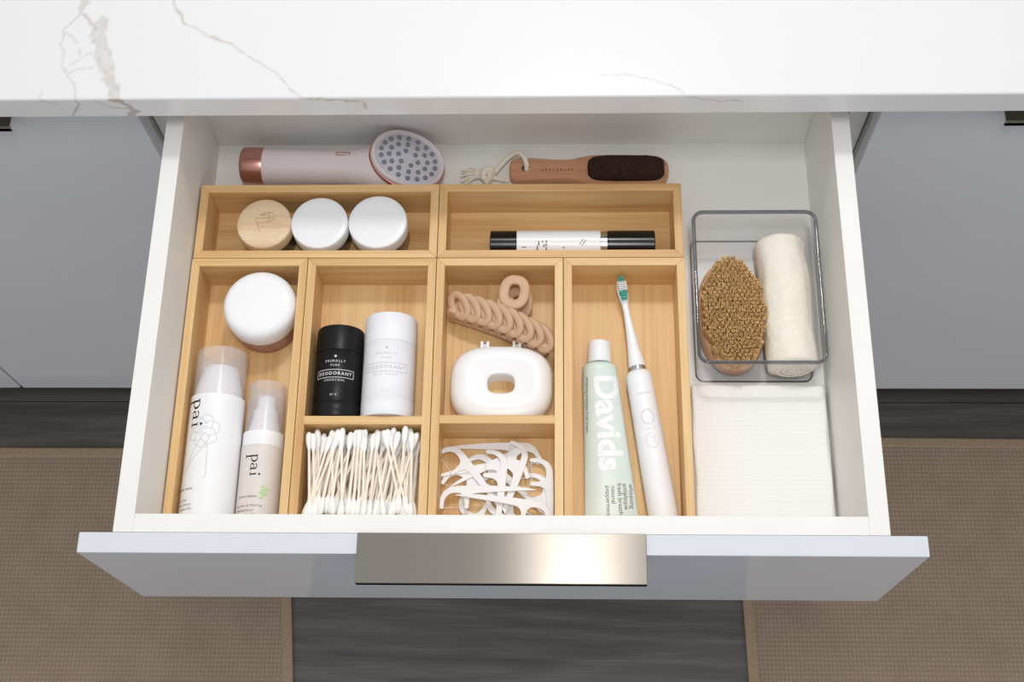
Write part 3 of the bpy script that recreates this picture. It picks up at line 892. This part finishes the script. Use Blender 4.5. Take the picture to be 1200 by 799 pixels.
pick('white floss pick with its fork at the tray front', -1.6, 4.3, 1.6, 3.1, Z0 + .15, True)

# ------------------------------------------------------------------ toothpaste
t = thing('toothpaste_tube', 'mint green toothpaste tube with white cap lying on its back', 'toothpaste', (7.05, 15.95, F), 0.0)
LT = 13.1
def tp(y):   # centre x, half width, half height at distance y below the shoulder
    s_ = y / LT
    return (.95 * s_ * .95, 1.42 + .78 * s_ ** 1.1, max(.1, 1.16 * (1 - s_) ** .75 + .1))
rings = []
for i in range(29):
    y = LT * i / 28
    cx, a, h = tp(y)
    rings.append([(cx + px, -y, h + pz + .02) for px, pz in sup(a, h, 2.2, 40)])
rings.insert(0, [(px, .28, 1.26 + pz) for px, pz in sup(1.12, .95, 2.1, 40)])
rings.insert(0, [(px, .38, 1.26 + pz) for px, pz in sup(.75, .7, 2, 40)])
part('tube_body', loft(rings), M['mint'], t, smooth=60)
part('cap', lay_y(lathe([(.97, .0), (1.0, .06), (.93, 1.75), (.86, 1.85), (.3, 1.86)], 40), 1.26).move(0, .42, 0), M['white'], t, smooth=40)
for i in range(1): pass
part('crimp', box(-1.35 + .9, 3.1, -LT - .35, -LT + .05, .02, .26), M['mint'], t, smooth=None, bevel=.03)
def on_tube(g, eps=.016):
    g = refine(g, .3)
    def fn(x, y, z):
        cx, a, h = tp(max(0, min(LT, -y)))
        u = max(-.97, min(.97, (x - cx) / a))
        return (x, y, h + h * (1 - abs(u) ** 2.2) ** (1 / 2.2) + .02 + eps)
    return g.map(fn)
def strech(g, kx, ky): return g.map(lambda a, b, c: (a * kx, b * ky, c))
g = sideways(strech(text('Davids', 2.6, bold=.085, spacing=1.0), 1.1, 1.05)).rot(.05).move(.55, -4.8)
print_part('logo_print', on_tube(g), M['mint_print'], t)
g = G()
for i, s_ in enumerate(('natural', 'peppermint')):
    g.add(sideways(text(s_, .5, align='LEFT')).rot(.02).move(.95 - .42 * i, -9.85))
for i, s_ in enumerate(('whitening', 'antiplaque', 'fresh breath')):
    g.add(sideways(text(s_, .5, align='LEFT')).rot(.06).move(2.35 - .46 * i, -9.65))
print_part('small_print', on_tube(g), M['ink_soft'], t)
print_part('edge_print', on_tube(sideways(text('whitening antiplaque fresh breath', .34)).move(-1.05, -3.3)), M['ink_soft'], t)

# ------------------------------------------------------------------ toothbrush
ta = math.atan2(10.2 - 11.95, 15.7 - 3.0)
t = thing('electric_toothbrush', 'white electric toothbrush with teal tipped bristles', 'toothbrush', (12.05, 2.65, F), -ta)
RB = 1.14
t.rotation_euler = (0, 0, math.atan2(12.05 - 10.2, 15.7 - 2.65))
part('handle', lay_y(lathe([(.9, 0), (1.12, .15), (1.2, 1.0), (RB + .03, 5), (1.1, 10), (1.08, 12.6), (1.0, 12.95), (.8, 13.15), (.5, 13.2)], 48), 1.2), M['white'], t, smooth=50)
part('metal_ring', lay_y(lathe([(.62, 13.15), (.72, 13.2), (.72, 13.5), (.6, 13.58)], 32), 1.2), M['silver'], t, smooth=40, label='chrome ring below the brush head')
nk = []
for y, r_, z in ((13.55, .72, 1.2), (14.2, .66, 1.2), (15.4, .5, 1.22), (16.8, .37, 1.28), (18.2, .28, 1.33), (19.2, .28, 1.35)):
    nk.append((y, r_, r_, z))
for y, a, h in ((19.6, .36, .24), (20.2, .44, .22), (20.8, .45, .22), (21.3, .36, .2), (21.55, .16, .16)):
    nk.append((y, a, h, 1.32))
def bx(y): return -.02 * max(0, y - 14) 
part('brush_head', loft([[(px + bx(y), y, z + pz) for px, pz in sup(a, h, 2, 24)] for y, a, h, z in nk]), M['white'], t, smooth=60)
gt, gw = G(), G()
for yy in range(12):
    y = 19.55 + yy * .165
    hw = .34 * math.sqrt(max(0, 1 - ((y - 20.45) / 1.12) ** 2))
    for xx in range(-3, 4):
        if abs(xx * .1) <= hw:
            h_ = .85 - .06 * abs(yy - 5.5) / 5
            tb = tube([(xx * .1 + bx(y), y, 1.5), (xx * .1 + bx(y), y, 1.5 + h_)], .05, 6)
            (gt if (yy < 4 or yy > 8) else gw).add(tb)
b_ = part('bristles', gt, M['teal'], t, smooth=60, label='teal brush bristles'); b_['kind'] = 'stuff'
b_ = part('bristles', gw, M['bristle_white'], t, smooth=60, label='white brush bristles'); b_['kind'] = 'stuff'
R = 1.14
def on_h(g): return wrap_y(g, R).move(0, 0, .07)
print_part('button_ring', on_h(ribbon([(.5 * math.cos(a * math.pi / 14), 8.9 + .62 * math.sin(a * math.pi / 14)) for a in range(29)], .07)), M['ink_pale'], t)
g = ribbon([(-.5, 10.9), (.55, 11.0)], .07).add(ribbon([(-.3, 7.85), (0.1, 7.9)], .07)).add(ribbon([(.25, 7.9), (.5, 7.95)], .07))
g.add(ribbon([(.05 + .5 * math.cos(.3 + a * .25), 6.9 + .6 * math.sin(.3 + a * .25) * -1) for a in range(19)], .07)).add(ribbon([(-.1, 7.15), (.25, 7.2), (.3, 6.85), (.05, 6.7)], .06))
print_part('symbol_print', on_h(g), M['ink_pale'], t)

# ------------------------------------------------------------------ black and white cosmetic tube
R = 1.28
t = thing('cosmetic_stick', 'white cosmetic stick with glossy black ends lying in the wide tray', 'cosmetic', (-2.1, 27.22, F))
def cx_(a, b, r, m, nm, e=.06): part(nm, lay_x(lathe([(r - e, a), (r, a + e), (r, b - e), (r - e, b)], 48), R), m, t, smooth=40)
cx_(0, 2.25, R - .03, M['black_gloss'], 'end_cap')
cx_(2.25, 9.35, R, M['white'], 'tube_body', .03)
cx_(9.35, 9.95, R - .1, M['silver'], 'metal_collar', .03)
cx_(9.95, 13.95, R - .03, M['black_gloss'], 'lid')
g = G()
for x, v0, v1 in ((2.75, -.75, -.68), (2.95, -.75, -.68), (4.0, -.95, -.6), (4.12, -.55, -.2), (4.42, -.3, -.2), (4.55, -.7, -.5), (4.75, -.95, -.7), (4.75, -.6, -.4), (4.75, -.3, -.15), (6.2, -.8, -.72)):
    g.add(ribbon([(x, v0), (x + .02, v1)], .09)).add(ribbon([(x - .06, v0), (x + .12, v0 + .02)], .05))
g.add(ribbon([(7.55, -.5), (7.95, -.05)], .05)).add(ribbon([(7.75, -.62), (8.15, -.1)], .05))
Q = R + .012
g = refine(g, .25).map(lambda u, v, z: (u, Q * math.sin(v / R), R + Q * math.cos(v / R)))
print_part('small_print', g, M['ink_soft'], t)

# ------------------------------------------------------------------ acrylic bin and what it holds
AX0, AX1, AY0, AY1, AZ = 14.78, 25.05, 15.15, 28.75, -5.45
acx, acy = (AX0 + AX1) / 2, (AY0 + AY1) / 2
t = thing('acrylic_bin', 'clear acrylic bin holding the bristle brush and rolled cloth', 'bin', (acx, acy, DZ + .04))
hw, hd, hh = (AX1 - AX0) / 2, (AY1 - AY0) / 2, AZ - DZ
def rrect(a, b, r, k=6):
    o = []
    for cx, cy, t0 in ((a - r, b - r, 0), (-a + r, b - r, 1), (-a + r, -b + r, 2), (a - r, -b + r, 3)):
        for i in range(k + 1):
            q = (t0 + i / k) * math.pi / 2
            o.append((cx + r * math.cos(q), cy + r * math.sin(q)))
    return o
part('base_panel', prism(rrect(hw - .3, hd - .3, .7), 0.0, .22), M['acrylic'], t, smooth=40)
o_b, o_t, i_t, i_b = rrect(hw - .25, hd - .25, .8), rrect(hw, hd, .9), rrect(hw - .2, hd - .2, .72), rrect(hw - .45, hd - .45, .62)
part('wall', loft([[(x, y, .0) for x, y in o_b], [(x, y, hh - .1) for x, y in o_t], [(x, y, hh - .1) for x, y in i_t], [(x, y, .22) for x, y in i_b]], loop=True), M['acrylic'], t, smooth=40)
part('rim', sweep_flat(rrect(hw - .1, hd - .1, .82), .32, .26, 10, 2.6, z=hh - .05), M['acrylic_edge'], t, smooth=60, label='thick clear polished rim')
part('base_edge', sweep_flat(rrect(hw - .32, hd - .32, .72), .16, .16, 8, 2.2, z=.12), M['acrylic'], t, smooth=60)

# bristle brush
bz = DZ + .28
t = thing('body_brush', 'oval wooden body brush with golden bristles facing up', 'brush', (18.08, 20.75, bz), .03)
rings = [[(x, y, z) for x, y in sup(a, b, 2.15, 56)] for a, b, z in ((2.3, 4.4, 0), (2.68, 4.9, .25), (2.8, 5.02, .8), (2.76, 4.98, 1.4), (2.62, 4.9, 1.75), (2.4, 4.7, 1.85))]
part('wooden_base', loft(rings), M['beech_y'], t, smooth=50)
g = G()
rb_ = random.Random(3)
row = 0
y = -4.6
while y <= 4.6:
    x = -2.5 + (.19 if row % 2 else 0)
    while x <= 2.5:
        if (x / 2.5) ** 2 + (y / 4.72) ** 2 < .97:
            fx, fy = x * .03, y * .02
            for q in range(26):
                a = rb_.uniform(0, 6.28); r_ = math.sqrt(rb_.random())
                bx0, by0 = x + .09 * r_ * math.cos(a), y + .09 * r_ * math.sin(a)
                sp_ = .17
                tx = x + fx * 1.9 + sp_ * r_ * math.cos(a) + rb_.gauss(0, .03); ty = y + fy * 1.9 + sp_ * r_ * math.sin(a) + rb_.gauss(0, .03)
                tz = 1.8 + 1.95 + rb_.gauss(0, .05) - .08 * ((x / 2.5) ** 2 + (y / 4.7) ** 2)
                w_ = .03
                n0 = len(g.v)
                for cx, cy, cz, ww in ((bx0, by0, 1.8, w_), (tx, ty, tz, w_)):
                    for k_ in range(3):
                        g.v.append((cx + ww * math.cos(k_ * 2.094), cy + ww * math.sin(k_ * 2.094), cz))
                g.f += [(n0, n0 + 1, n0 + 4, n0 + 3), (n0 + 1, n0 + 2, n0 + 5, n0 + 4), (n0 + 2, n0, n0 + 3, n0 + 5), (n0 + 3, n0 + 4, n0 + 5)]
        x += .38
    y += .335; row += 1
g.move(-.1, -.3, 0)
b_ = part('bristles', g, M['sisal'], t, smooth=None, label='golden natural bristles in dense tufts'); b_['kind'] = 'stuff'

# rolled cloth
t = thing('rolled_washcloth', 'cream terry washcloth rolled up in the clear acrylic bin', 'washcloth', (22.5, 21.4, bz), .03)
rings = []
NY, NA = 70, 64
for i in range(NY + 1):
    s_ = i / NY
    y = -5.75 + 11.5 * s_
    e = min(1, min(s_, 1 - s_) / .04)
    sc = .80 + .20 * math.sqrt(max(0, 1 - (1 - e) ** 2))
    ring = []
    for j_ in range(NA):
        a = 2 * math.pi * j_ / NA
        rx, rz_ = 2.04 * sc, 2.12 * sc
        d = .09 * noise.noise(Vector((math.cos(a) * 2.2, y * .55, math.sin(a) * 2.2))) + .05 * noise.noise(Vector((math.cos(a) * 9, y * 4, math.sin(a) * 9)))
        step = .16 * max(0, 1 - ((a - 3.6) % (2 * math.pi)) / .9)     # outer flap edge
        ring.append(((rx + d + step) * math.cos(a) + .06 * math.sin(y * .9), y, 2.2 + (rz_ + d + step) * math.sin(a)))
    rings.append(ring)
part('roll', loft(rings, cap0=True, cap1=True), M['terry'], t, smooth=70)
for sgn in (-1, 1):
    pts = [(.32 * k_ * .15 * math.cos(k_ * .45) * .75 + 0, sgn * 5.74, 2.2 + .32 * k_ * .15 * math.sin(k_ * .45) * .75) for k_ in range(4, 42)]
    part('rolled_end', tube(pts, .17, 8), M['terry'], t, smooth=70)

# ------------------------------------------------------------------ folded white cloth
t = thing('folded_cloth', 'folded white muslin cloth lying flat beside the bamboo tray', 'cloth', (19.95, 8.35, DZ))
def cloth_layer(z0, z1, a, b, sh, seed):
    nx, ny = 60, 70
    R_ = (z1 - z0) / 2
    g = G()
    def pt(u, v, s_):
        x = (u * 2 - 1) * a; y = (v * 2 - 1) * b
        ex = max(0, abs(x) - (a - R_)) / R_; ey = max(0, abs(y) - (b - R_)) / R_
        e = min(1, math.hypot(ex, ey))
        h = R_ * math.sqrt(max(0, 1 - e * e))
        w = .05 * noise.noise(Vector((x * .35, y * .35, seed))) + .025 * noise.noise(Vector((x * 1.1, y * 1.1, seed)))
        wx = .12 * noise.noise(Vector((y * .3, seed, 1))) + sh
        wy = .10 * noise.noise(Vector((x * .35, seed, 7)))
        return (x + wx, y + wy, (z0 + z1) / 2 + s_ * h + (w * (1 - e) if s_ > 0 else 0))
    def sp(k_, n_, half):
        q = k_ / n_
        return .5 - .5 * math.cos(math.pi * q) if False else q
    us = [0, .004, .012, .025] + [.04 + .92 * i / (nx - 8) for i in range(nx - 7)] + [.975, .988, .996, 1]
    vs2 = [0, .004, .012, .025] + [.04 + .92 * i / (ny - 8) for i in range(ny - 7)] + [.975, .988, .996, 1]
    for s_ in (1, -1):
        o = len(g.v)
        for u in us:
            for v in vs2: g.v.append(pt(u, v, s_))
        n_ = len(vs2)
        for i in range(len(us) - 1):
            for j_ in range(n_ - 1):
                q = (o + i * n_ + j_, o + (i + 1) * n_ + j_, o + (i + 1) * n_ + j_ + 1, o + i * n_ + j_ + 1)
                g.f.append(q if s_ > 0 else tuple(reversed(q)))
    return g
part('folded_layer', cloth_layer(.02, .55, 5.5, 6.4, .0, 2), M['muslin'], t, smooth=70)
part('folded_layer', cloth_layer(.5, 1.0, 5.45, 6.4, -.02, 5), M['muslin'], t, smooth=70)
part('folded_layer', cloth_layer(.95, 1.5, 5.4, 6.42, .0, 9), M['muslin'], t, smooth=70)

# ------------------------------------------------------------------ facial cleansing device
t = thing('cleansing_device', 'pale blush facial cleansing device with rose gold end cap', 'beauty device', (-24.3, 35.27, DZ), -.035)
part('end_cap', lay_x(lathe([(1.3, 0), (1.58, .15), (1.66, .4), (1.66, 1.9), (1.62, 2.05)], 48), 1.66), M['rose'], t, smooth=50, label='rose gold end cap')
secs = [(2.05, 1.62, 1.62, 1.66, 0), (2.2, 1.66, 1.66, 1.66, 0), (5, 1.62, 1.62, 1.66, .0), (8, 1.55, 1.58, 1.68, .02), (10, 1.68, 1.64, 1.75, .0), (11.3, 1.98, 1.72, 1.85, -.02), (12.4, 2.35, 1.8, 1.9, .0), (13.6, 2.4, 1.7, 1.85, .1), (14.6, 2.5, 1.5, 1.6, .1), (16, 2.4, 1.3, 1.4, .1), (17.2, 1.8, 1.0, 1.2, .1), (17.8, .9, .5, 1.1, .1)]
rings = [[(x, yo + a * math.cos(2 * math.pi * k_ / 40), z + b * math.sin(2 * math.pi * k_ / 40)) for k_ in range(40)] for x, a, b, z, yo in secs]
part('body', loft(rings), M['blush'], t, smooth=60)
part('power_button', sweep_flat(rrect(.62, .14, .13, 4), .08, .06, 6, 2.2).move(9.2, .55, 3.29), M['rose_line'], t)
part('indicator', box(10.95, 11.2, .62, .7, 3.36, 3.40), M['ink_soft'], t, smooth=None)
# head disc, tilted up and towards the front
hm = Matrix.Translation((14.85, .3, 2.95)) @ Matrix.Rotation(.30, 4, 'Y') @ Matrix.Rotation(-.02, 4, 'X') @ Matrix.Rotation(-.30, 4, 'Z')
def H(g): return g.map(lambda x, y, z: tuple(hm @ Vector((x, y, z))))
def er(a, b, z): return [(x, y, z) for x, y in sup(a, b, 2.1, 56)]
part('head_ring', H(loft([er(2.5, 1.9, -1.6), er(3.05, 2.45, -.9), er(3.3, 2.7, -.3), er(3.32, 2.72, .1), er(3.22, 2.62, .34), er(3.1, 2.5, .4), er(2.98, 2.38, .34), er(2.88, 2.28, .1), er(2.6, 2.0, .05)])), M['blush'], t, smooth=60)
part('trim_band', H(loft([er(3.32, 2.72, -.5), er(3.42, 2.82, -.42), er(3.42, 2.82, -.22), er(3.32, 2.72, -.14)])), M['rose_line'], t, smooth=60, label='thin rose gold trim band')
hp = part('head_pad', H(loft([er(2.86, 2.26, .0), er(2.86, 2.26, .1), er(2.6, 2.05, .2), er(1.2, .9, .24), er(.3, .2, .25)])), M['head_grey'], t, smooth=60)
me_nub = mesh_of('massage_nub', lathe([(.2, 0), (.21, .1), (.17, .22), (.09, .28), (.02, .3)], 12), M['nub'], 60)
for cnt, a, b, ph in ((18, 2.48, 1.92, 0.1), (12, 1.74, 1.3, .3), (6, .92, .66, .0)):
    for i in range(cnt):
        q = ph + 2 * math.pi * i / cnt
        p_ = hm @ Vector((a * math.cos(q), b * math.sin(q), .17))
        put('massage_nub', me_nub, hp, tuple(p_), (-.02, .30, 0))

# ------------------------------------------------------------------ foot file
t = thing('foot_file', 'wooden foot file with dark pumice pad and cotton rope loop', 'foot file', (-.65, 35.2, DZ), -.008)
up = [(0.05, .55), (.35, 1.0), (1.0, 1.2), (2.6, 1.12), (4.4, 1.0), (5.6, 1.08), (6.6, 1.35), (8.0, 1.5), (12.3, 1.48), (13.4, 1.25), (14.0, .6)]
out = [(a, b) for a, b, c in spline([(x, y, 0) for x, y in up] + [(x, -y, 0) for x, y in reversed(up)], 5, True)]
hole = [(1.45 + .36 * math.cos(-2 * math.pi * k_ / 20 + math.pi), .1 + .36 * math.sin(-2 * math.pi * k_ / 20 + math.pi)) for k_ in range(20)]
def plate_with_hole(out, hole, z0, z1, e=.12):
    # split outline at the hole's level into an upper and a lower ring joined to the hole
    g = G(); n = len(out); m_ = len(hole)
    def inset(p, d):
        cx = max(1.3, min(12.6, p[0])); vx, vy = p[0] - cx, p[1]
        L_ = math.hypot(vx, vy) or 1
        return (p[0] - vx / L_ * d, p[1] - vy / L_ * d)
    rings = [[(*inset(p, e), z0) for p in out], [(*p, z0 + e) for p in out], [(*p, z1 - e) for p in out], [(*inset(p, e), z1) for p in out]]
    g.add(loft(rings, False, False))
    bm = bmesh.new()
    for z in (z0, z1):
        vo = [bm.verts.new((*inset(p, e), z)) for p in out]; vh = [bm.verts.new((*p, z)) for p in hole]
        ed = [bm.edges.new((vo[i], vo[(i + 1) % n])) for i in range(n)] + [bm.edges.new((vh[i], vh[(i + 1) % m_])) for i in range(m_)]
        bmesh.ops.triangle_fill(bm, use_beauty=True, edges=ed)
    bm.verts.index_update()
    g.add(G([tuple(v.co) for v in bm.verts], [tuple(v.index for v in f.verts) for f in bm.faces]))
    bm.free()
    g.add(loft([[(*p, z0) for p in hole], [(*p, z1) for p in hole]], False, False))
    bm = bmesh.new(); vs_ = [bm.verts.new(p) for p in g.v]
    for f in g.f: bm.faces.new([vs_[i] for i in f])
    bmesh.ops.remove_doubles(bm, verts=bm.verts[:], dist=1e-4)
    bm.verts.index_update()
    g = G([tuple(v.co) for v in bm.verts], [tuple(v.index for v in f.verts) for f in bm.faces]); bm.free()
    return g
part('wooden_handle', plate_with_hole(out, hole, 0, 1.0), M['beech'], t, smooth=45)
rings = []
for a, b, z in ((3.35, 1.2, .95), (3.38, 1.22, 1.25), (3.3, 1.15, 1.5), (3.1, .98, 1.6), (2.0, .5, 1.62)):
    rings.append([(10.3 + x + .05 * noise.noise(Vector((x * 3, y * 3, z))), y + .05 * noise.noise(Vector((x * 3, y * 3, z + 5))), z) for x, y in sup(a, b, 4.2, 72)])
part('pumice_pad', loft(rings), M['pumice'], t, smooth=60, label='dark brown pumice pad')
g = G()
for i in range(9):      # worn branded marks, not legible
    x_ = 2.9 + i * .33
    g.add(ribbon([(x_, -.16), (x_ + .03, .1 if i % 3 else .0)], .07)).add(ribbon([(x_ + .03, -.14 + .1 * (i % 2)), (x_ + .17, -.12 + .1 * (i % 2))], .06))
for i in range(4): g.add(ribbon([(2.75 + i * .2, .34), (2.87 + i * .2, .38)], .05))
print_part('branded_lettering', g.move(0, 0, 1.006), M['burn_dark'], t)
def wob(pts, r, n_=8):
    return tube(pts, [r * (1 + .12 * math.sin(i * 1.7)) for i in range(len(pts))], n_)
loop = spline([(1.5, .1, .4), (1.55, .05, 1.15), (1.4, .75, 1.4), (.8, 1.5, 1.25), (0.0, 1.35, .8), (-.7, .7, .55), (-1.3, -.1, .5), (-1.75, -.45, .5)], 6)
loop2 = spline([(1.45, .15, -.0), (1.0, -.1, .02), (.2, -.6, .06), (-.5, -.75, .3), (-1.2, -.6, .4), (-1.75, -.55, .45)], 6)
part('rope_loop', wob(loop, .23), M['rope'], t, smooth=60)
part('rope_loop', wob([(x, y, max(.2, z)) for x, y, z in loop2 if x < .05], .22), M['rope'], t, smooth=60)
kn = spline([(-1.5, -.7, .3), (-1.6, .0, .75), (-2.1, .1, .7), (-2.3, -.6, .75), (-1.9, -.95, .4), (-1.7, -.4, .85), (-2.2, -.1, .35), (-2.5, -.5, .4)], 6)
part('rope_knot', wob(kn, .3), M['rope'], t, smooth=60)
g = G(); rr2 = random.Random(9)
for i in range(30):
    a = rr2.uniform(-.7, .8); L_ = rr2.uniform(1.2, 2.0)
    p0 = (-2.4, -.45 + rr2.uniform(-.15, .15), .45)
    p1 = (-2.4 - L_ * .5, -.45 + a * .6 + .1, .5 + rr2.uniform(-.1, .3)); p2 = (-2.4 - L_, -.5 + a * 1.1, .2 + rr2.uniform(0, .25))
    g.add(tube(spline([p0, p1, p2], 5), .075, 5))
b_ = part('frayed_strands', g, M['rope'], t, smooth=60); b_['kind'] = 'stuff'
